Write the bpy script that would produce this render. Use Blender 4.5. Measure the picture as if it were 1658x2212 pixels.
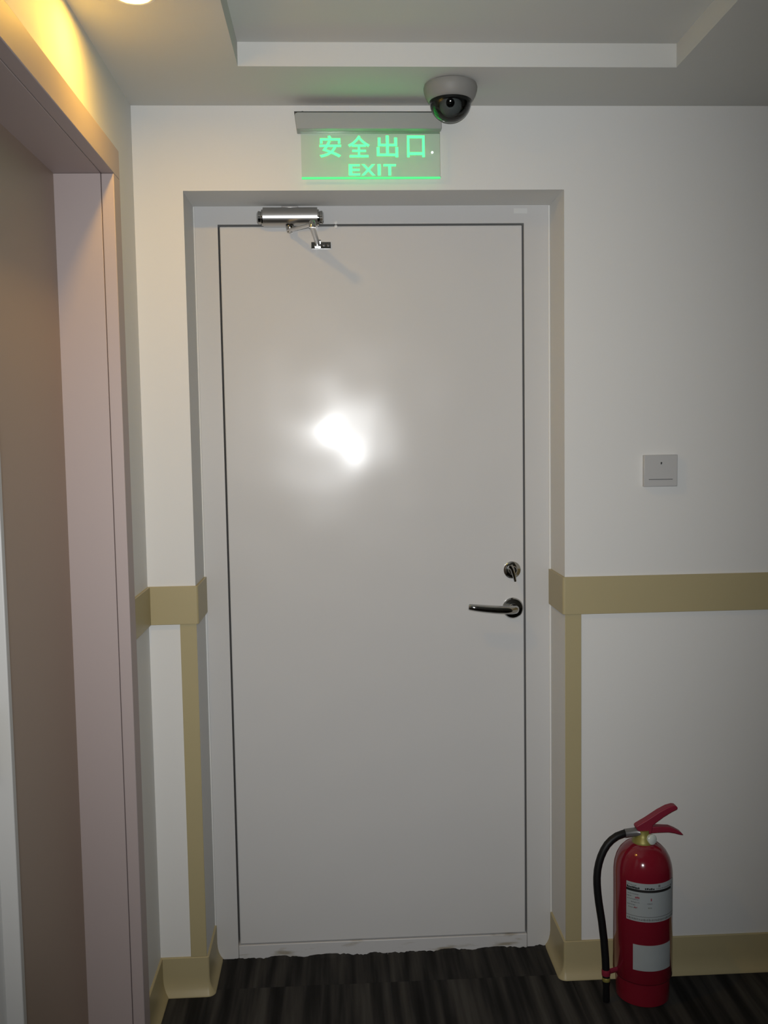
import bpy, bmesh, math, random
from mathutils import Vector, Matrix

random.seed(7)
for o in list(bpy.data.objects):
    bpy.data.objects.remove(o, do_unlink=True)
S = bpy.context.scene
C = S.collection

# ------------------------------------------------------------------ camera
CAM = Vector((0.0, -2.5312, 1.5064))
RX = Vector((0.99860, -0.05027, -0.01623))
UP = Vector((0.02002, 0.07581, 0.99692))
FW = Vector((0.04888, 0.99585, -0.07671))
cd = bpy.data.cameras.new('camera')
cd.sensor_fit = 'VERTICAL'
cd.sensor_height = 36.0
cd.lens = 2062.5 / 2212.0 * 36.0
cd.clip_start = 0.02
cam = bpy.data.objects.new('camera', cd)
C.objects.link(cam)
m = Matrix.Identity(4)
for i in range(3):
    m[i][0], m[i][1], m[i][2], m[i][3] = RX[i], UP[i], -FW[i], CAM[i]
cam.matrix_world = m
S.camera = cam

# ------------------------------------------------------------------ world, lights, exposure
W = bpy.data.worlds.new('world')
S.world = W
W.use_nodes = True
W.node_tree.nodes['Background'].inputs[0].default_value = (0.5, 0.52, 0.55, 1)
W.node_tree.nodes['Background'].inputs[1].default_value = 0.02

# the photographer's flash, right beside the lens
fl = bpy.data.lights.new('camera_flash', 'SPOT')
fl.energy = 132
fl.color = (0.975, 0.99, 1.0)
fl.shadow_soft_size = 0.012
fl.spot_size = math.radians(100)
fl.spot_blend = 1.0
flo = bpy.data.objects.new('camera_flash', fl)
C.objects.link(flo)
flo.location = CAM + Vector((0.0, -0.01, 0.03))
flo.rotation_euler = Vector((0.045, 1, -0.05)).to_track_quat('-Z', 'Y').to_euler()
flo.scale = (0.635, 1.0, 1.0)      # upright camera: the flash beam is taller than wide

S.view_settings.view_transform = 'Standard'
S.view_settings.look = 'None'
S.view_settings.gamma = 1
S.view_settings.use_curve_mapping = False
S.view_settings.exposure = 0.0

# ------------------------------------------------------------------ materials
def mat(name, col, rough=0.5, metal=0.0, spec=0.5, bump=None, vary=None, coat=0.0):
    """bump=(scale, strength, distance); vary=(scale, amount) mottles the colour"""
    M = bpy.data.materials.new(name)
    M.use_nodes = True
    nt = M.node_tree
    b = nt.nodes['Principled BSDF']
    b.inputs['Base Color'].default_value = (*col, 1)
    b.inputs['Roughness'].default_value = rough
    b.inputs['Metallic'].default_value = metal
    b.inputs['Specular IOR Level'].default_value = spec
    b.inputs['Coat Weight'].default_value = coat
    tc = nt.nodes.new('ShaderNodeTexCoord')
    if vary:
        n = nt.nodes.new('ShaderNodeTexNoise')
        n.inputs['Scale'].default_value = vary[0]
        n.inputs['Detail'].default_value = 4
        nt.links.new(tc.outputs['Object'], n.inputs['Vector'])
        r = nt.nodes.new('ShaderNodeMapRange')
        r.inputs['To Min'].default_value = 1 - vary[1]
        r.inputs['To Max'].default_value = 1 + vary[1]
        nt.links.new(n.outputs[0], r.inputs['Value'])
        x = nt.nodes.new('ShaderNodeVectorMath')
        x.operation = 'SCALE'
        x.inputs[0].default_value = col
        nt.links.new(r.outputs[0], x.inputs['Scale'])
        nt.links.new(x.outputs[0], b.inputs['Base Color'])
    if bump:
        n = nt.nodes.new('ShaderNodeTexNoise')
        n.inputs['Scale'].default_value = bump[0]
        n.inputs['Detail'].default_value = 2 if bump[0] > 20 else 0
        nt.links.new(tc.outputs['Object'], n.inputs['Vector'])
        p = nt.nodes.new('ShaderNodeBump')
        p.inputs['Strength'].default_value = bump[1]
        p.inputs['Distance'].default_value = bump[2]
        nt.links.new(n.outputs[0], p.inputs['Height'])
        nt.links.new(p.outputs[0], b.inputs['Normal'])
        if coat:
            nt.links.new(p.outputs[0], b.inputs['Coat Normal'])
    return M

def emat(name, col, strength):
    M = bpy.data.materials.new(name)
    M.use_nodes = True
    b = M.node_tree.nodes['Principled BSDF']
    b.inputs['Base Color'].default_value = (*[min(1, c * 0.5) for c in col], 1)
    b.inputs['Emission Color'].default_value = (*col, 1)
    b.inputs['Emission Strength'].default_value = strength
    return M

M_wall = mat('wall_paint', (0.72, 0.72, 0.70), 0.6, spec=0.2, bump=(180, 0.08, 0.001), vary=(3, 0.015))
M_ceil = mat('ceiling_paint', (0.64, 0.64, 0.61), 0.75, spec=0.15, bump=(160, 0.06, 0.001), vary=(3, 0.015))
M_trim = mat('olive_beige_vinyl', (0.42, 0.36, 0.205), 0.4, spec=0.3, vary=(6, 0.03))
M_door = mat('grey_door_paint', (0.60, 0.60, 0.595), 0.25, spec=0.18, bump=(6, 0.8, 0.0035), vary=(2, 0.01), coat=0.17)
M_door.node_tree.nodes['Principled BSDF'].inputs['Coat Roughness'].default_value = 0.13
M_frame = mat('grey_frame_paint', (0.56, 0.56, 0.555), 0.35, spec=0.3, vary=(3, 0.015))
M_gap = mat('gap_shade_black', (0.02, 0.02, 0.02), 0.8)  # near-black stands in for the shade in the door gap
M_chrome = mat('chrome', (0.48, 0.48, 0.47), 0.09, metal=1.0)
M_satin = mat('satin_aluminium', (0.55, 0.54, 0.53), 0.3, metal=1.0)
M_coup = mat('coupling_grey', (0.20, 0.20, 0.20), 0.35, metal=0.5)
M_dark = mat('dark_metal', (0.08, 0.08, 0.08), 0.35, metal=0.6)
M_rose = mat('rose_steel', (0.47, 0.40, 0.39), 0.55, metal=0.2, spec=0.3, vary=(2, 0.02))
M_pale = mat('pale_steel', (0.46, 0.45, 0.43), 0.4, spec=0.4, vary=(2, 0.02))
M_lift = mat('brown_lift_steel', (0.40, 0.32, 0.26), 0.45, metal=0.3, spec=0.35, vary=(2, 0.03))
M_black = mat('black_rubber', (0.006, 0.006, 0.0065), 0.5, spec=0.3)
M_red = mat('red_enamel', (0.20, 0.010, 0.022), 0.14, spec=0.4, coat=0.4)
M_redp = mat('red_plastic', (0.23, 0.018, 0.04), 0.45, spec=0.3)
M_brass = mat('dull_brass', (0.29, 0.26, 0.07), 0.45, metal=0.35, vary=(60, 0.15))
M_paper = mat('label_paper', (0.35, 0.385, 0.395), 0.5, spec=0.3, vary=(30, 0.06))
M_ink = mat('black_ink', (0.012, 0.012, 0.012), 0.6)
M_inkg = mat('grey_ink', (0.16, 0.17, 0.17), 0.6)
M_inkr = mat('red_ink', (0.28, 0.05, 0.07), 0.6)
M_gauge = mat('gauge_plastic', (0.60, 0.66, 0.62), 0.25, spec=0.5)
M_switch = mat('switch_plastic', (0.50, 0.50, 0.495), 0.35, spec=0.3)
M_camg = mat('camera_housing', (0.25, 0.245, 0.23), 0.5, spec=0.3)
M_glassb = mat('smoked_dome', (0.006, 0.007, 0.007), 0.06, spec=0.5)
M_lens = mat('lens_ball', (0.42, 0.46, 0.45), 0.35)
M_signbody = mat('sign_housing', (0.36, 0.37, 0.36), 0.4, spec=0.3)
M_white = mat('white_plastic', (0.75, 0.75, 0.73), 0.4)
M_letter = emat('sign_green', (0.04, 1.0, 0.13), 4.0)
M_letterback = emat('sign_green_back', (0.04, 1.0, 0.13), 0.5)
M_edge = emat('sign_edge_glow', (0.10, 1.0, 0.30), 0.75)
M_ind = emat('indicator_white', (0.9, 1.0, 0.95), 1.2)
M_lamp = emat('warm_lamp', (1.0, 0.56, 0.075), 280)
M_sill = mat('lift_sill_metal', (0.35, 0.34, 0.33), 0.4, metal=0.8)
M_slab = mat('floor_slab', (0.03, 0.03, 0.03), 0.9)

def acrylic():
    M = bpy.data.materials.new('clear_acrylic')
    M.use_nodes = True
    nt = M.node_tree
    nt.nodes.clear()
    out = nt.nodes.new('ShaderNodeOutputMaterial')
    t = nt.nodes.new('ShaderNodeBsdfTransparent')
    t.inputs[0].default_value = (0.95, 0.98, 0.95, 1)
    g = nt.nodes.new('ShaderNodeBsdfGlossy')
    g.inputs['Roughness'].default_value = 0.08
    e = nt.nodes.new('ShaderNodeEmission')
    e.inputs[0].default_value = (0.12, 1.0, 0.32, 1)
    e.inputs[1].default_value = 0.006
    mx = nt.nodes.new('ShaderNodeMixShader')
    mx.inputs[0].default_value = 0.05
    ad = nt.nodes.new('ShaderNodeAddShader')
    nt.links.new(t.outputs[0], mx.inputs[1])
    nt.links.new(g.outputs[0], mx.inputs[2])
    nt.links.new(mx.outputs[0], ad.inputs[0])
    nt.links.new(e.outputs[0], ad.inputs[1])
    nt.links.new(ad.outputs[0], out.inputs[0])
    return M
M_acryl = acrylic()

def smoked():
    M = bpy.data.materials.new('smoked_dome_plastic')
    M.use_nodes = True
    nt = M.node_tree
    nt.nodes.clear()
    out = nt.nodes.new('ShaderNodeOutputMaterial')
    t = nt.nodes.new('ShaderNodeBsdfTransparent')
    t.inputs[0].default_value = (0.42, 0.43, 0.43, 1)
    g = nt.nodes.new('ShaderNodeBsdfGlossy')
    g.inputs['Roughness'].default_value = 0.05
    fr = nt.nodes.new('ShaderNodeFresnel')
    fr.inputs[0].default_value = 1.5
    mx = nt.nodes.new('ShaderNodeMixShader')
    nt.links.new(fr.outputs[0], mx.inputs[0])
    nt.links.new(t.outputs[0], mx.inputs[1])
    nt.links.new(g.outputs[0], mx.inputs[2])
    nt.links.new(mx.outputs[0], out.inputs[0])
    return M
M_dome = smoked()

def carpet():
    M = bpy.data.materials.new('striped_carpet')
    M.use_nodes = True
    nt = M.node_tree
    b = nt.nodes['Principled BSDF']
    b.inputs['Roughness'].default_value = 0.95
    b.inputs['Specular IOR Level'].default_value = 0.1
    tc = nt.nodes.new('ShaderNodeTexCoord')
    oi = nt.nodes.new('ShaderNodeObjectInfo')
    sep = nt.nodes.new('ShaderNodeSeparateXYZ')
    nt.links.new(tc.outputs['Object'], sep.inputs[0])
    def math_(op, a, bb):
        n = nt.nodes.new('ShaderNodeMath')
        n.operation = op
        for k, v in enumerate((a, bb)):
            if isinstance(v, (int, float)):
                n.inputs[k].default_value = v
            else:
                nt.links.new(v, n.inputs[k])
        return n.outputs[0]
    cx = math_('ADD', math_('MULTIPLY', sep.outputs[0], 30), math_('MULTIPLY', oi.outputs['Random'], 400))
    cy = math_('MULTIPLY', sep.outputs[1], 1.6)
    cb = nt.nodes.new('ShaderNodeCombineXYZ')
    nt.links.new(cx, cb.inputs[0])
    nt.links.new(cy, cb.inputs[1])
    n = nt.nodes.new('ShaderNodeTexNoise')
    n.inputs['Scale'].default_value = 1.0
    n.inputs['Detail'].default_value = 3
    nt.links.new(cb.outputs[0], n.inputs['Vector'])
    r = nt.nodes.new('ShaderNodeValToRGB')
    els = r.color_ramp.elements
    els[0].position = 0.30
    els[0].color = (0.011, 0.011, 0.011, 1)
    els[1].position = 0.70
    els[1].color = (0.060, 0.058, 0.054, 1)
    for p, c in ((0.42, (0.019, 0.019, 0.019, 1)), (0.50, (0.029, 0.0285, 0.028, 1)), (0.58, (0.041, 0.0395, 0.037, 1))):
        e = els.new(p)
        e.color = c
    nt.links.new(n.outputs[0], r.inputs[0])
    nt.links.new(r.outputs[0], b.inputs['Base Color'])
    f = nt.nodes.new('ShaderNodeTexNoise')
    f.inputs['Scale'].default_value = 700
    nt.links.new(tc.outputs['Object'], f.inputs['Vector'])
    p = nt.nodes.new('ShaderNodeBump')
    p.inputs['Strength'].default_value = 0.6
    p.inputs['Distance'].default_value = 0.002
    nt.links.new(f.outputs[0], p.inputs['Height'])
    nt.links.new(p.outputs[0], b.inputs['Normal'])
    return M
M_carpet = carpet()

def scuffed():
    """frame paint with brown scuffs, for the threshold"""
    M = mat('scuffed_threshold', (0.56, 0.56, 0.56), 0.4)
    nt = M.node_tree
    b = nt.nodes['Principled BSDF']
    tc = nt.nodes.new('ShaderNodeTexCoord')
    mp = nt.nodes.new('ShaderNodeMapping')
    mp.inputs['Scale'].default_value = (9, 20, 45)
    nt.links.new(tc.outputs['Object'], mp.inputs[0])
    n = nt.nodes.new('ShaderNodeTexNoise')
    n.inputs['Scale'].default_value = 1
    n.inputs['Detail'].default_value = 5
    nt.links.new(mp.outputs[0], n.inputs['Vector'])
    r = nt.nodes.new('ShaderNodeValToRGB')
    r.color_ramp.elements[0].position = 0.56
    r.color_ramp.elements[0].color = (0.56, 0.56, 0.56, 1)
    r.color_ramp.elements[1].position = 0.70
    r.color_ramp.elements[1].color = (0.33, 0.30, 0.24, 1)
    nt.links.new(n.outputs[0], r.inputs[0])
    nt.links.new(r.outputs[0], b.inputs['Base Color'])
    return M
M_thr = scuffed()

# ------------------------------------------------------------------ mesh helpers
ORG = {}

class MB:
    def __init__(s):
        s.v, s.f = [], []

    def add(s, vs, fs):
        o = len(s.v)
        s.v += [tuple(v) for v in vs]
        s.f += [tuple(i + o for i in f) for f in fs]
        return s

    def box(s, x0, x1, y0, y1, z0, z1):
        vs = [(x, y, z) for z in (z0, z1) for y in (y0, y1) for x in (x0, x1)]
        return s.add(vs, [(0, 2, 3, 1), (4, 5, 7, 6), (0, 1, 5, 4), (2, 6, 7, 3), (0, 4, 6, 2), (1, 3, 7, 5)])

    def lathe(s, c, prof, n=48, axis=(0, 0, 1)):
        """prof: (radius, height along axis) pairs; capped at both ends"""
        q = Vector((0, 0, 1)).rotation_difference(Vector(axis).normalized())
        c = Vector(c)
        vs, fs = [], []
        for r, h in prof:
            for k in range(n):
                a = 2 * math.pi * k / n
                vs.append(c + q @ Vector((max(r, 1e-5) * math.cos(a), max(r, 1e-5) * math.sin(a), h)))
        for i in range(len(prof) - 1):
            for k in range(n):
                k2 = (k + 1) % n
                fs.append((i * n + k, i * n + k2, (i + 1) * n + k2, (i + 1) * n + k))
        fs.append(tuple(reversed(range(n))))
        fs.append(tuple((len(prof) - 1) * n + k for k in range(n)))
        return s.add(vs, fs)

    def tube(s, pts, rad, n=16, flat=None):
        """swept tube, rad a number or list; flat=(sx, sz) squashes the section"""
        P = [Vector(p) for p in pts]
        R = rad if isinstance(rad, (list, tuple)) else [rad] * len(P)
        vs, fs = [], []
        ref = None
        for i, p in enumerate(P):
            t = (P[min(i + 1, len(P) - 1)] - P[max(i - 1, 0)]).normalized()
            if ref is None:
                ref = Vector((0, 0, 1)) if abs(t.z) < 0.9 else Vector((0, 1, 0))
            a = (ref - t * ref.dot(t)).normalized()
            b = t.cross(a)
            ref = a
            for k in range(n):
                w = 2 * math.pi * k / n
                fx, fz = flat if flat else (1, 1)
                vs.append(p + (a * math.cos(w) * fz + b * math.sin(w) * fx) * R[i])
        for i in range(len(P) - 1):
            for k in range(n):
                k2 = (k + 1) % n
                fs.append((i * n + k, i * n + k2, (i + 1) * n + k2, (i + 1) * n + k))
        fs.append(tuple(reversed(range(n))))
        fs.append(tuple((len(P) - 1) * n + k for k in range(n)))
        return s.add(vs, fs)

    def prism(s, poly, y0, y1):
        """polygon in xz extruded along y"""
        n = len(poly)
        vs = [(x, y0, z) for x, z in poly] + [(x, y1, z) for x, z in poly]
        fs = [tuple(range(n)), tuple(reversed(range(n, 2 * n)))]
        fs += [(i, i + n, (i + 1) % n + n, (i + 1) % n) for i in range(n)]
        return s.add(vs, fs)

    def sweep(s, path, prof):
        """profile (offset to the right, z) along a path in xy; round joins outside, mitres inside"""
        secs = []
        n = len(path)
        for i in range(n):
            p = Vector(path[i])
            d0 = (p - Vector(path[i - 1])).normalized() if i else None
            d1 = (Vector(path[i + 1]) - p).normalized() if i < n - 1 else None
            rn = lambda d: Vector((d.y, -d.x))
            if d0 is None or d1 is None:
                secs.append((p, rn(d0 or d1)))
                continue
            a, b = rn(d0), rn(d1)
            cr = d0.x * d1.y - d0.y * d1.x
            if cr > 0:          # outside corner
                for k in range(9):
                    t = k / 8 * math.pi / 2
                    secs.append((p, a * math.cos(t) + b * math.sin(t)))
            else:
                secs.append((p, (a + b) / (1 + a.dot(b))))
        k = len(prof)
        vs, fs = [], []
        for p, nr in secs:
            for o, z in prof:
                q = p + nr * o
                vs.append((q.x, q.y, z))
        for i in range(len(secs) - 1):
            for j in range(k):
                j2 = (j + 1) % k
                fs.append((i * k + j, (i + 1) * k + j, (i + 1) * k + j2, i * k + j2))
        fs.append(tuple(range(k)))
        fs.append(tuple(reversed([(len(secs) - 1) * k + j for j in range(k)])))
        return s.add(vs, fs)

    def patch(s, c, r, t0, t1, z0, z1, n=16):
        """piece of a cylinder skin; angle from -y towards +x, degrees; slightly thick"""
        vs, fs = [], []
        for i in range(n + 1):
            t = math.radians(t0 + (t1 - t0) * i / n)
            for rr in (r, r - 0.0006):
                for z in (z0, z1):
                    vs.append((c[0] + rr * math.sin(t), c[1] - rr * math.cos(t), z))
        for i in range(n):
            a, b = i * 4, i * 4 + 4
            fs += [(a, b, b + 1, a + 1), (a + 2, a + 3, b + 3, b + 2), (a + 1, b + 1, b + 3, a + 3), (a, a + 2, b + 2, b)]
        fs += [(0, 1, 3, 2), (n * 4, n * 4 + 2, n * 4 + 3, n * 4 + 1)]
        return s.add(vs, fs)

    def build(s, name, material, parent=None, smooth=False, bevel=0.0, seg=2):
        o = ORG.get(parent.name, Vector()) if parent else Vector()
        me = bpy.data.meshes.new(name)
        me.from_pydata([(v[0] - o.x, v[1] - o.y, v[2] - o.z) for v in s.v], [], s.f)
        bm = bmesh.new()
        bm.from_mesh(me)
        bmesh.ops.recalc_face_normals(bm, faces=bm.faces)
        bm.to_mesh(me)
        bm.free()
        me.materials.append(material)
        if smooth:
            me.shade_smooth()
            me.set_sharp_from_angle(angle=math.radians(38))
        ob = bpy.data.objects.new(name, me)
        C.objects.link(ob)
        if parent:
            ob.parent = parent
            ORG[ob.name] = o
        if bevel:
            bv = ob.modifiers.new('bevel', 'BEVEL')
            bv.width = bevel
            bv.segments = seg
            bv.limit_method = 'ANGLE'
            bv.angle_limit = math.radians(50)
            me.shade_smooth()
            me.set_sharp_from_angle(angle=math.radians(50))
        return ob

def box(name, material, parent, *a, bevel=0.0):
    return MB().box(*a).build(name, material, parent, bevel=bevel)

def thing(name, label, cat, loc, kind=None, group=None):
    o = bpy.data.objects.new(name, None)
    o.empty_display_size = 0.1
    C.objects.link(o)
    o.location = loc
    ORG[o.name] = Vector(loc)
    return tag(o, label, cat, kind, group)

def tag(o, label, cat, kind=None, group=None):
    o['label'] = label
    o['category'] = cat
    if kind:
        o['kind'] = kind
    if group:
        o['group'] = group
    return o

# ------------------------------------------------------------------ dimensions (metres)
XL = -0.5045                 # left wall
XR = 3.0                     # right wall, out of frame
YB = -5.6                    # wall behind the photographer
OX0, OX1, OZ = -0.379, 0.610, 2.149     # doorway in the front wall
YD = 0.168                   # plane of the door
ZC, ZU = 2.362, 2.416        # soffit, raised ceiling field
RX0, RX1, RY1 = -0.207, 0.814, -0.259   # edges of the raised field
B0, B1, BB = 1.0236, 1.1256, 0.105      # dado band, skirting height
LY0, LY1, LZ = -1.134, -0.335, 2.103     # lift opening

# ------------------------------------------------------------------ room shell
tag(box('floor', M_slab, None, XL - 0.3, XR + 0.2, YB - 0.2, 0.5, -0.12, -0.008),
    'dark striped carpet tile floor of the hallway', 'floor', 'structure')
floor = bpy.data.objects['floor']

# carpet tiles, stripes running towards the door
TS = 0.5
def tile_mesh(x0, x1, y0, y1, ragged=False):
    bm = bmesh.new()
    nx = 90 if ragged else 1
    top, bot = [], []
    ys = [y0, y0 + 0.5 * (y1 - y0), y1 - 0.012, y1] if ragged else [y0, y1]
    rr = random.Random(3)
    rag, cur = [], 0.0
    for i in range(nx + 1):
        cur = 0.8 * cur + rr.uniform(-0.0022, 0.0022)
        rag.append(cur)
    grid = [[bm.verts.new((x0 + (x1 - x0) * i / nx, y + (rag[i] if ragged and y == y1 else 0),
             (0.0016 * math.sin(i * 0.23) + rag[i] * 0.7 + 0.002) if ragged and y == y1 else 0)) for i in range(nx + 1)] for y in ys]
    low = [[bm.verts.new((v.co.x, v.co.y, -0.008)) for v in row] for row in (grid[0], grid[-1])]
    for j in range(len(ys) - 1):
        for i in range(nx):
            bm.faces.new((grid[j][i], grid[j][i + 1], grid[j + 1][i + 1], grid[j + 1][i]))
    for i in range(nx):
        bm.faces.new((grid[0][i + 1], grid[0][i], low[0][i], low[0][i + 1]))
        bm.faces.new((grid[-1][i], grid[-1][i + 1], low[1][i + 1], low[1][i]))
    bmesh.ops.recalc_face_normals(bm, faces=bm.faces)
    me = bpy.data.meshes.new('carpet_tile')
    bm.to_mesh(me)
    bm.free()
    me.materials.append(M_carpet)
    return me
g = 0.0004
full = tile_mesh(g, TS - g, g, TS - g)
YJ, XJ = 0.012, -0.378
for i in range(7):
    for j in range(1, 12):
        x, y = XJ + TS * i, YJ - TS * j
        w = min(TS, XR - x)
        if y < YB:
            continue
        me = full if w >= TS - 1e-6 else tile_mesh(g, w - g, g, TS - g)
        t = bpy.data.objects.new('carpet_tile', me)
        t.location = (x, y, 0)
        t.parent = floor
        C.objects.link(t)
for j in range(1, 12):        # narrow cut row along the left wall
    t = bpy.data.objects.new('carpet_tile', tile_mesh(g, XJ - XL - g, g, TS - g))
    t.location = (XL, YJ - TS * j, 0)
    t.parent = floor
    C.objects.link(t)
for x0, x1 in ((OX0, XJ + TS - g), (XJ + TS + g, OX1)):   # cut pieces in the doorway
    t = bpy.data.objects.new('carpet_tile', tile_mesh(0, x1 - x0, g, YD - 0.006 - YJ, ragged=True))
    t.location = (x0, YJ, 0)
    t.parent = floor
    C.objects.link(t)

# front wall, one mesh with the doorway cut in
T = 0.30
w = MB()
w.box(XL - 0.2, OX0, 0, T, 0, ZU + 0.1)
w.box(OX1, XR + 0.2, 0, T, 0, ZU + 0.1)
w.box(OX0, OX1, 0, T, OZ, ZU + 0.1)
tag(w.build('wall_front', M_wall, None), 'white painted front wall around the recessed grey door', 'wall', 'structure')
w = MB()
w.box(XL - 0.2, XL, LY1 + 0.055, 0, 0, ZU + 0.1)
w.box(XL - 0.2, XL, YB, LY0 - 0.010, 0, ZU + 0.1)
w.box(XL - 0.2, XL, LY0 - 0.010, LY1 + 0.055, LZ + 0.055, ZU + 0.1)
tag(w.build('wall_left', M_wall, None), 'white left wall around the lift opening, lit yellow at the top', 'wall', 'structure')
tag(box('wall_right', M_wall, None, XR, XR + 0.2, YB, 0, 0, ZU + 0.1), 'white right wall of the hallway, out of view', 'wall', 'structure')
tag(box('wall_back', M_wall, None, XL - 0.2, XR + 0.2, YB - 0.2, YB, 0, ZU + 0.1), 'white wall behind the camera, out of view', 'wall', 'structure')

# ceiling: lower soffit ring and raised field
c = MB()
c.box(XL, RX0, YB, 0, ZC, ZU)
c.box(RX1, XR, YB, 0, ZC, ZU)
c.box(RX0, RX1, RY1, 0, ZC, ZU)
c.box(RX0, RX1, YB, -3.9, ZC, ZU)
c.box(XL, XR, YB, 0, ZU, ZU + 0.1)
# opening for the downlight is simply covered by its trim ring
tag(c.build('ceiling', M_ceil, None), 'white ceiling with a stepped raised field and a lower soffit border', 'ceiling', 'structure')

# skirting and dado band
base_prof = [(0, BB), (0.0035, BB), (0.0055, BB - 0.002), (0.0055, 0.050), (0.0066, 0.035), (0.0095, 0.022), (0.0145, 0.011), (0.020, 0.004), (0.0215, 0.001), (0.0215, 0.0), (0, 0.0)]
band_prof = [(0, B1), (0.006, B1), (0.007, B1 - 0.001), (0.007, B0 + 0.001), (0.006, B0), (0, B0)]
pl = [(XL, LY1 + 0.062), (XL, 0), (OX0, 0), (OX0, YD - 0.002)]
pr = [(OX1, YD - 0.002), (OX1, 0), (XR, 0)]
tag(MB().sweep(pl, base_prof).build('baseboard_left', M_trim, None, smooth=True),
    'olive beige vinyl skirting wrapping the corner left of the door', 'skirting', 'structure')
tag(MB().sweep(pr, base_prof).build('baseboard_right', M_trim, None, smooth=True),
    'olive beige vinyl skirting right of the door behind the fire extinguisher', 'skirting', 'structure')
tag(MB().sweep(pl, band_prof).build('trim_1', M_trim, None),
    'olive beige dado band left of the door, turning the corner', 'dado rail', 'structure')
tag(MB().sweep(pr, band_prof).build('trim_2', M_trim, None),
    'long olive beige dado band on the wall right of the door', 'dado rail', 'structure')
tag(box('trim_3', M_trim, None, -0.4225, OX0, -0.0035, 0, BB, B0, bevel=0.001),
    'narrow beige upright strip under the dado band left of the door', 'trim strip', 'structure')
tag(box('trim_4', M_trim, None, OX1, 0.6545, -0.0035, 0, BB, B0, bevel=0.001),
    'narrow beige upright strip under the dado band right of the door', 'trim strip', 'structure')

pn_ = [(XL, YB), (XL, LY0 - 0.016)]
tag(MB().sweep(pn_, band_prof).build('trim_5', M_trim, None),
    'olive beige dado band on the near left wall before the lift doorway', 'dado rail', 'structure')
tag(MB().sweep(pn_, base_prof).build('trim_6', M_trim, None, smooth=True),
    'olive beige skirting on the near left wall before the lift doorway', 'skirting', 'structure')

# ------------------------------------------------------------------ the grey fire door
D = thing('door_1', 'grey painted steel fire door with lever handle in a recessed doorway', 'door', (0.115, YD, 0), 'structure')
DX0, DX1, DZ0, DZ1 = -0.3127, 0.5363, 0.041, 2.100
f = MB()
f.box(OX0, DX0, YD - 0.002, 0.26, 0, OZ)
f.box(DX1, OX1, YD - 0.002, 0.26, 0, OZ)
f.box(DX0, DX1, YD - 0.002, 0.26, DZ1, OZ)
f.build('door_frame', M_frame, D)
f = MB()                               # stop behind the leaf, coloured near-black to paint the gap's shade
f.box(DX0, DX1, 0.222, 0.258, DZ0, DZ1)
f.build('gap_shade_stop', M_gap, D)
gp = 0.0047
leaf = box('door_leaf', M_door, D, DX0 + gp, DX1 - gp, YD, 0.214, DZ0 + 0.001, DZ1 - gp, bevel=0.003)
box('threshold', M_thr, D, DX0 + 0.001, DX1 - 0.001, YD - 0.004, 0.25, -0.006, DZ0 - 0.001, bevel=0.002)
for x0, x1 in ((OX0, OX0 + 0.005), (OX1 - 0.006, OX1)):
    box('sealant_bead', M_wall, D, x0, x1, YD - 0.005, YD, 0.001, OZ, bevel=0.002)
box('paper_sticker', mat('sticker_paper', (0.62, 0.63, 0.62), 0.5), D, 0.508, 0.546, YD - 0.0026, YD - 0.0018, 2.126, 2.140)
for z in (2.103, 2.0925):
    sc = MB().lathe((0.012, YD - 0.002, z), [(0.0045, 0), (0.0045, 0.002), (0.003, 0.0032), (0, 0.0036)], 16, (0, -1, 0))
    sc.build('screw', M_white, D, smooth=True)
# lock with thumb turn
lk = MB().lathe((0.497, YD, 1.125), [(0.0245, 0), (0.0245, 0.006), (0.022, 0.0085), (0.013, 0.010), (0.013, 0.016), (0.011, 0.018), (0, 0.018)], 40, (0, -1, 0)).build('door_lock', M_chrome, D, smooth=True)
MB().tube([(0.488, YD - 0.021, 1.139), (0.494, YD - 0.022, 1.130), (0.499, YD - 0.022, 1.112), (0.503, YD - 0.021, 1.094)], [0.008, 0.0065, 0.005, 0.0035], 14).build('thumb_turn', M_chrome, lk, smooth=True)
# lever handle on a round rose
lv = MB()
lv.tube([(0.4995, YD - 0.004, 1.0165), (0.4995, YD - 0.036, 1.0170), (0.497, YD - 0.047, 1.0173), (0.488, YD - 0.054, 1.0178), (0.470, YD - 0.057, 1.0188),
         (0.440, YD - 0.058, 1.0210), (0.410, YD - 0.058, 1.0240), (0.385, YD - 0.058, 1.0272), (0.366, YD - 0.058, 1.0302), (0.3635, YD - 0.058, 1.0306)],
        [0.0115, 0.0115, 0.0118, 0.0118, 0.0118, 0.0114, 0.0108, 0.0100, 0.0088, 0.0070], 20)
lvo = lv.build('lever_handle', M_chrome, D, smooth=True)
MB().lathe((0.4985, YD, 1.0145), [(0.030, 0), (0.030, 0.006), (0.027, 0.0095), (0.014, 0.011), (0.012, 0.014), (0, 0.014)], 44, (0, -1, 0)).build('rose_plate', M_chrome, lvo, smooth=True)

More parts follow.
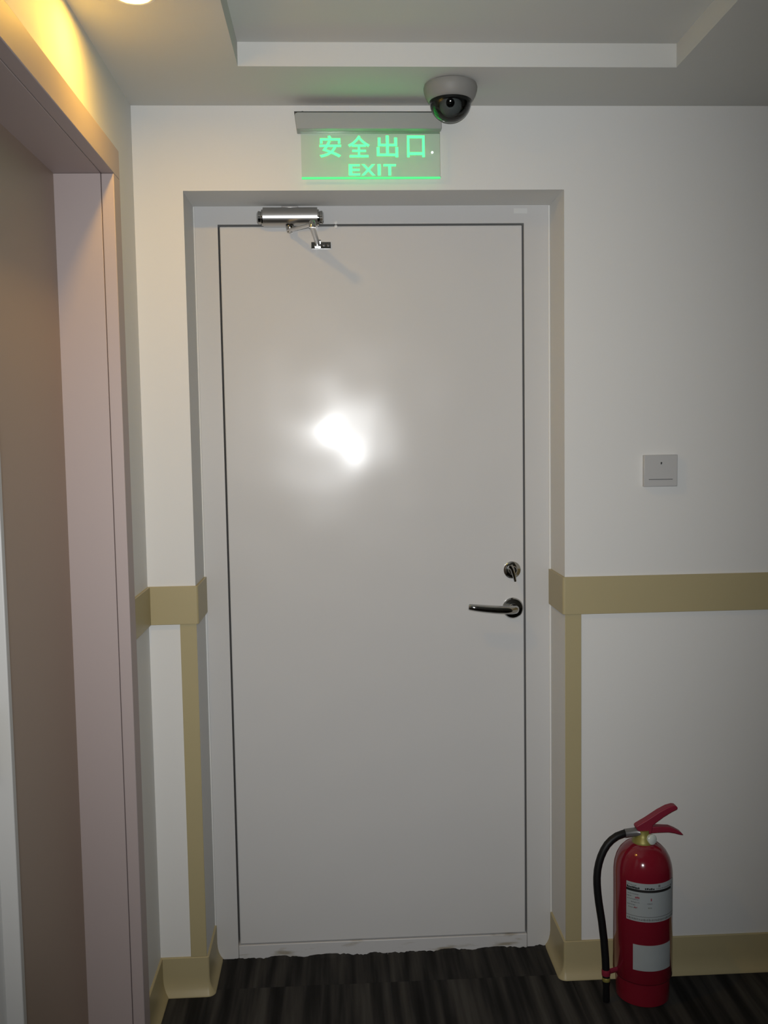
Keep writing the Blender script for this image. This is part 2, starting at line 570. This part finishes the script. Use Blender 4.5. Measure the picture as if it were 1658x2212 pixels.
# ------------------------------------------------------------------ door closer on the door head
K = thing('door_closer', 'silver hydraulic door closer with folded arm on the door head', 'door closer', (-0.11, YD, 2.08))
cb = MB()
pf = []
for k in range(13):                    # D-shaped section
    a = -math.pi / 2 + math.pi * k / 12
    pf.append((YD - 0.024 - 0.024 * math.cos(a), 2.1155 + 0.0245 * math.sin(a)))
pf = [(YD - 0.002, 2.091)] + pf + [(YD - 0.002, 2.140)]
n = len(pf)
vs = [(-0.186, y, z) for y, z in pf] + [(-0.038, y, z) for y, z in pf]
cb.add(vs, [tuple(range(n)), tuple(reversed(range(n, 2 * n)))] + [(i, i + n, (i + 1) % n + n, (i + 1) % n) for i in range(n)])
cb.build('closer_body', M_satin, K, smooth=True)
for x, s in ((-0.186, -1), (-0.038, 1)):
    MB().lathe((x, YD - 0.024, 2.113), [(0.0215, 0), (0.0215, 0.004), (0.017, 0.006), (0.018, 0.013), (0.013, 0.017), (0, 0.0175)], 28, (s, 0, 0)).build('end_cap', M_chrome, K, smooth=True)
box('mounting_plate', M_satin, K, -0.135, -0.090, YD - 0.030, YD - 0.006, 2.139, 2.1425, bevel=0.001)
MB().lathe((-0.114, YD - 0.026, 2.090), [(0.011, 0), (0.011, -0.006), (0.008, -0.012), (0.008, -0.018), (0, -0.020)], 24).build('spindle', M_chrome, K, smooth=True)
MB().tube([(-0.114, YD - 0.028, 2.078), (-0.100, 0.095, 2.072), (-0.070, 0.020, 2.063), (-0.049, -0.030, 2.057)], 0.0070, 14, flat=(1.5, 0.6)).build('main_arm', M_satin, K, smooth=True)
MB().lathe((-0.049, -0.030, 2.048), [(0.0, 0), (0.009, 0.0005), (0.009, 0.014), (0.006, 0.018), (0, 0.0185)], 24).build('elbow_joint', M_chrome, K, smooth=True)
MB().tube([(-0.049, -0.030, 2.053), (-0.046, 0.03, 2.050), (-0.042, 0.100, 2.047), (-0.040, 0.150, 2.0455)], 0.0068, 14).build('forearm', M_satin, K, smooth=True)
sh = MB().box(-0.057, -0.003, YD - 0.006, YD, 2.033, 2.051)
sh.box(-0.048, -0.030, YD - 0.026, YD - 0.004, 2.036, 2.040).box(-0.048, -0.030, YD - 0.026, YD - 0.004, 2.049, 2.053)
sh = sh.build('arm_shoe', M_chrome, K, bevel=0.001)
for x in (-0.022, -0.010):
    MB().lathe((x, YD - 0.006, 2.042), [(0.0045, 0), (0.004, 0.0018), (0, 0.0022)], 14, (0, -1, 0)).build('screw', M_dark, sh, smooth=True)

# ------------------------------------------------------------------ lift portal
L = thing('door_2', 'lift doorway with rose steel surround and brown steel sliding door at left', 'lift door', (-0.55, -0.75, 0), 'structure')
FX, CX, PX = -0.480, -0.508, -0.612     # face, seam, plane of the sliding door
cw = 0.06
nw = 0.014                             # the near jamb shows only a thin pale lip
for y0, y1 in ((LY1, LY1 + cw), (LY0 - nw, LY0)):
    box('jamb_lining', M_rose, L, PX - 0.05, CX - 0.0012, y0, y1, 0, LZ, bevel=0.0008)
    box('jamb_casing', M_rose if y0 == LY1 else M_pale, L, CX, FX, y0, y1, 0, LZ, bevel=0.0015)
box('header_lining', M_rose, L, PX - 0.05, CX - 0.0012, LY0 - nw, LY1 + cw, LZ + 0.0005, LZ + 0.065, bevel=0.0008)
box('header_casing', M_rose, L, CX, FX, LY0 - nw, LY1 + cw, LZ + 0.0005, LZ + 0.065, bevel=0.0015)
box('sliding_panel', M_lift, L, PX - 0.04, PX, -0.80, LY1 + 0.004, 0.008, LZ + 0.01, bevel=0.001)
box('sliding_panel', M_lift, L, PX - 0.06, PX - 0.025, LY0 - 0.004, -0.79, 0.008, LZ + 0.01, bevel=0.001)
box('lift_sill', M_sill, L, PX - 0.08, XL + 0.012, LY0, LY1, -0.006, 0.003, bevel=0.001)

# ------------------------------------------------------------------ recessed downlight
dx, dy = -0.370, -0.612
dl = thing('downlight', 'small round warm recessed downlight above the lift doorway', 'downlight', (dx, dy, ZC))
tr = MB()
N = 48
prof = [(0.043, 0.0), (0.0425, -0.0025), (0.036, -0.004), (0.0335, -0.003), (0.0335, 0.0)]
vs, fs = [], []
for r, h in prof:
    for k in range(N):
        a = 2 * math.pi * k / N
        vs.append((dx + r * math.cos(a), dy + r * math.sin(a), ZC + h))
for i in range(len(prof) - 1):
    for k in range(N):
        fs.append((i * N + k, i * N + (k + 1) % N, (i + 1) * N + (k + 1) % N, (i + 1) * N + k))
tr.add(vs, fs).build('trim_ring', M_white, dl, smooth=True)
MB().lathe((dx, dy, ZC), [(0.0332, -0.0006), (0.0332, -0.0018), (0.0, -0.0022)], 40).build('lamp_lens', M_lamp, dl, smooth=True)

# ------------------------------------------------------------------ illuminated exit sign
E = thing('exit_sign', 'green lit EXIT sign of clear acrylic hanging from a grey housing above the door', 'exit sign', (0.10, -0.022, 2.18))
bp_ = [(-0.0865, 2.338), (-0.080, 2.341), (0.2845, 2.341), (0.2855, 2.300), (-0.0835, 2.300), (-0.0875, 2.332)]
hb = MB().prism(bp_, -0.046, -0.002).build('sign_housing', M_signbody, E, bevel=0.002)
box('gap_shade_strip', M_dark, hb, -0.0885, 0.2835, -0.044, -0.002, 2.3412, 2.3432)  # dark strip painting in the shadow gap along the housing top
MB().lathe((-0.068, -0.024, 2.343), [(0.004, 0), (0.004, 0.005), (0.002, 0.007)], 14).build('hanging_stud', M_dark, hb, smooth=True)
pn = box('acrylic_panel', M_acryl, E, -0.0735, 0.2825, -0.0245, -0.0195, 2.1865, 2.2995)
box('glowing_edge', M_edge, pn, -0.0735, 0.2825, -0.025, -0.019, 2.1815, 2.1865, bevel=0.001)
box('panel_end', M_white, pn, 0.2825, 0.2845, -0.0245, -0.0195, 2.1865, 2.2995)
MB().lathe((0.262, -0.0245, 2.247), [(0.0032, 0), (0.0032, 0.001), (0.0015, 0.002)], 14, (0, -1, 0)).build('indicator_light', M_ind, pn, smooth=True)

def text_mesh(body, name, parent, x0, x1, z0, z1, y, bold):
    cu = bpy.data.curves.new('lettering', 'FONT')
    cu.body = body
    cu.size = 1.0
    cu.offset = bold
    cu.extrude = 0.01
    cu.resolution_u = 3
    to = bpy.data.objects.new('lettering', cu)
    C.objects.link(to)
    dg = bpy.context.evaluated_depsgraph_get()
    me = bpy.data.meshes.new_from_object(to.evaluated_get(dg))
    bpy.data.objects.remove(to, do_unlink=True)
    bpy.data.curves.remove(cu)
    xs = [v.co.x for v in me.vertices]
    ys = [v.co.y for v in me.vertices]
    a, b, c_, d = min(xs), max(xs), min(ys), max(ys)
    o = ORG[parent.name]
    for v in me.vertices:
        v.co = Vector((x0 + (v.co.x - a) / (b - a) * (x1 - x0) - o.x,
                       y - v.co.z * 0.06 - o.y,
                       z0 + (v.co.y - c_) / (d - c_) * (z1 - z0) - o.z))
    me.materials.clear()
    me.materials.append(M_letter)
    me.materials.append(M_letterback)     # backs made to glow weakly, so less green spills onto the wall
    me.update()
    for p in me.polygons:
        p.material_index = 1 if p.normal.y > 0.5 else 0
    ob = bpy.data.objects.new(name, me)
    C.objects.link(ob)
    ob.parent = parent
    return ob
for ch, cx in zip('\u5b89\u5168\u51fa\u53e3', (0.001, 0.074, 0.147, 0.220)):
    hw = 0.0275 if ch != '\u53e3' else 0.0225
    text_mesh(ch, 'character', pn, cx - hw, cx + hw, 2.235, 2.289, -0.0255, 0.012)
for ch, a, b in (('E', 0.047, 0.076), ('X', 0.079, 0.115), ('I', 0.121, 0.129), ('T', 0.136, 0.168)):
    text_mesh(ch, 'letter', pn, a, b, 2.1895, 2.2175, -0.0255, 0.02)

E.location.z -= 0.010

# ------------------------------------------------------------------ dome security camera
kx, ky = 0.295, -0.150
V = thing('security_camera', 'grey dome security camera on the ceiling in front of the exit sign', 'security camera', (kx, ky, ZC))
MB().lathe((kx, ky, ZC), [(0.058, 0), (0.0635, -0.003), (0.0655, -0.010), (0.0645, -0.018), (0.061, -0.028), (0.0565, -0.036), (0.0535, -0.040), (0.051, -0.041), (0.049, -0.038)], 56).build('camera_housing', M_camg, V, smooth=True)
pr_ = [(0.0505, -0.037)]
for k in range(1, 15):
    a = k / 14 * math.pi / 2
    pr_.append((0.0505 * math.cos(a), -0.040 - 0.050 * math.sin(a)))
MB().lathe((kx, ky, ZC), pr_, 48).build('smoked_dome', M_dome, V, smooth=True)
MB().lathe((kx, ky, ZC), [(0.047, -0.0385), (0.047, -0.0415)], 40).build('inner_shroud', M_ink, V, smooth=True)
ec = Vector((kx, ky, ZC - 0.050))
dv = (CAM + Vector((-0.05, 0, 0.55)) - ec).normalized()
er = [(0.0001, -0.027)]
for k in range(1, 13):
    a = -math.pi / 2 + k / 12 * math.radians(158)
    er.append((0.027 * math.cos(a), 0.027 * math.sin(a)))
ey = MB().lathe(ec, er, 36, dv).build('lens_ball', M_lens, V, smooth=True)
MB().lathe(ec + dv * 0.0245, [(0.0105, 0), (0.0105, 0.005), (0.0085, 0.0055), (0.0075, 0.004), (0.005, 0.006), (0, 0.0068)], 28, dv).build('lens_glass', M_glassb, ey, smooth=True)

# ------------------------------------------------------------------ key card switch
Q = thing('card_switch', 'square white key card switch plate on the wall right of the door', 'wall switch', (0.867, 0, 1.366))
box('switch_plate', M_switch, Q, 0.8215, 0.9125, -0.015, 0, 1.366, 1.451, bevel=0.0018)
box('card_slot', mat('slot_grey', (0.10, 0.10, 0.10), 0.6), Q, 0.834, 0.899, -0.0156, -0.0145, 1.3845, 1.3862)
MB().lathe((0.868, -0.015, 1.4295), [(0.0022, -0.0003), (0.0022, 0.0006), (0.001, 0.001)], 12, (0, -1, 0)).build('indicator_light', M_ink, Q, smooth=True)
MB().tube([(0.868, -0.0152, 1.428), (0.8672, -0.0154, 1.4255)], 0.0013, 8).build('indicator_mark', M_ink, Q, smooth=True)

# ------------------------------------------------------------------ fire extinguisher
ex, ey_ = 0.797, -0.094
X = thing('fire_extinguisher', 'red fire extinguisher with black hose standing on the carpet by the wall', 'fire extinguisher', (ex, ey_, 0))
ctr = (ex, ey_)
R0 = 0.0775
cyl = MB().lathe((ex, ey_, 0), [(0.069, 0.062), (0.074, 0.064), (R0, 0.070), (R0, 0.335), (0.0770, 0.350), (0.0745, 0.368), (0.069, 0.386), (0.060, 0.402), (0.048, 0.414), (0.036, 0.421), (0.024, 0.425)], 64).build('cylinder', M_red, X, smooth=True)
MB().lathe((ex, ey_, 0), [(0.066, 0.0), (0.0695, 0.003), (0.0715, 0.060), (0.0715, 0.066)], 56).build('base_ring', M_red, X, smooth=True)
vb = MB().lathe((ex, ey_, 0), [(0.0285, 0.4185), (0.0295, 0.423), (0.0275, 0.430), (0.021, 0.438), (0.0175, 0.446), (0.017, 0.456), (0.0, 0.457)], 36).build('valve', M_brass, X, smooth=True)
up = [(0.774, 0.468), (0.779, 0.472), (0.804, 0.486), (0.837, 0.507), (0.859, 0.518), (0.875, 0.522), (0.882, 0.521), (0.888, 0.516), (0.886, 0.511), (0.871, 0.504), (0.849, 0.491), (0.831, 0.478), (0.821, 0.470), (0.820, 0.465), (0.818, 0.450), (0.809, 0.444), (0.802, 0.446), (0.779, 0.457)]
lo = [(0.812, 0.467), (0.846, 0.465), (0.867, 0.463), (0.883, 0.456), (0.896, 0.448), (0.904, 0.440), (0.896, 0.441), (0.879, 0.446), (0.863, 0.449), (0.837, 0.449), (0.812, 0.448)]
MB().prism(up, ey_ - 0.0115, ey_ + 0.0115).build('squeeze_lever', M_redp, X, bevel=0.0025)
MB().prism(lo, ey_ - 0.0105, ey_ + 0.0105).build('carry_handle', M_redp, X, bevel=0.002)
gq = MB().lathe((0.812, ey_ - 0.014, 0.4355), [(0.0125, 0), (0.0135, 0.003), (0.0135, 0.010), (0.010, 0.013), (0, 0.0135)], 28, (0.35, -1, 0.15)).build('pressure_gauge', M_gauge, X, smooth=True)
hose = [(0.750, -0.0935, 0.4475), (0.742, -0.095, 0.446), (0.726, -0.096, 0.441), (0.711, -0.098, 0.432), (0.699, -0.100, 0.421), (0.689, -0.102, 0.407), (0.681, -0.103, 0.390), (0.675, -0.105, 0.373), (0.671, -0.106, 0.354), (0.669, -0.108, 0.335), (0.669, -0.109, 0.317),
        (0.6705, -0.110, 0.293), (0.673, -0.112, 0.268), (0.680, -0.115, 0.218), (0.685, -0.119, 0.168), (0.688, -0.122, 0.119), (0.689, -0.125, 0.076), (0.689, -0.1255, 0.066)]
MB().tube(hose, 0.0100, 18).build('hose', M_black, X, smooth=True)
MB().tube([(0.792, ey_ - 0.004, 0.449), (0.778, -0.093, 0.4495), (0.748, -0.0935, 0.4468)], [0.0112, 0.0118, 0.0115], 18).build('hose_coupling', M_coup, X, smooth=True)
nz = MB().lathe((0.689, -0.126, 0), [(0.0095, 0.058), (0.0105, 0.060), (0.0105, 0.067), (0.0095, 0.069), (0, 0.069)], 24).build('hose_ferrule', M_brass, X, smooth=True)
MB().lathe((0.689, -0.127, 0), [(0.0088, 0.003), (0.0095, 0.006), (0.0085, 0.045), (0.0105, 0.056), (0.0105, 0.059)], 24).build('nozzle', M_black, X, smooth=True)
clip = MB().lathe((0.689, -0.1245, 0), [(0.0110, 0.074), (0.0115, 0.076), (0.0115, 0.088), (0.0110, 0.090)], 24)
clip.tube([(0.697, -0.122, 0.082), (0.724, -0.112, 0.082), (0.732, -0.108, 0.082)], 0.005, 10, flat=(0.8, 1.4))
clip.build('hose_clip', M_redp, X, smooth=True)
# printed labels, bent round the cylinder
l1 = MB().patch(ctr, R0 + 0.0008, -50, 57, 0.239, 0.342, 28).build('instruction_label', M_paper, X)
pk = MB().patch(ctr, R0 + 0.0012, -50, 46, 0.3185, 0.3250, 28)
rr = random.Random(11)
def words(mb, t0, t1, z, h, lo_w, hi_w, gap):
    t = t0
    while t < t1:
        wd = rr.uniform(lo_w, hi_w)
        mb.patch(ctr, R0 + 0.0011, t, min(t + wd, t1), z + rr.uniform(-0.0004, 0.0004), z + h * rr.uniform(0.75, 1.1), 2)
        t += wd + gap * rr.uniform(0.7, 1.5)
words(pk, -49, -24, 0.3260, 0.0055, 2.0, 3.6, 0.5)
words(pk, -14, 4, 0.3265, 0.0048, 2.2, 3.2, 0.9)
pk.patch(ctr, R0 + 0.0011, 44, 47, 0.327, 0.3300, 2)
pk.build('bold_print', M_ink, l1)['kind'] = 'stuff'
pg_ = MB()
words(pg_, -49, -30, 0.3345, 0.0016, 2.5, 5.0, 0.6)
words(pg_, 8, 42, 0.3275, 0.0028, 2.0, 3.4, 1.0)
for z, a, b in ((0.3105, -47, -26), (0.3035, -49, -40), (0.296, -48, -26), (0.2885, -40, -24), (0.281, -48, -32), (0.2735, -46, -30), (0.288, -10, 0), (0.277, -8, -1)):
    words(pg_, a, b, z, 0.0022, 1.4, 3.2, 0.8)
pg_.patch(ctr, R0 + 0.0010, -50, 57, 0.2520, 0.2535, 24)
words(pg_, -48, 52, 0.2425, 0.0050, 1.2, 2.6, 1.0)
pg_.patch(ctr, R0 + 0.0011, 12, 16, 0.3325, 0.3385, 2)
pg_.build('fine_print', M_inkg, l1)['kind'] = 'stuff'
pd_ = MB()
words(pd_, -32, -24, 0.3005, 0.0050, 2.0, 3.0, 0.4)
pd_.patch(ctr, R0 + 0.0012, -3, -1, 0.2965, 0.3035, 2)
words(pd_, -34, -28, 0.2745, 0.0028, 1.5, 2.5, 0.5)
pd_.build('red_print', M_inkr, l1)['kind'] = 'stuff'
MB().patch(ctr, R0 + 0.0008, -36, 45, 0.106, 0.1755, 22).build('blank_label', M_paper, X)
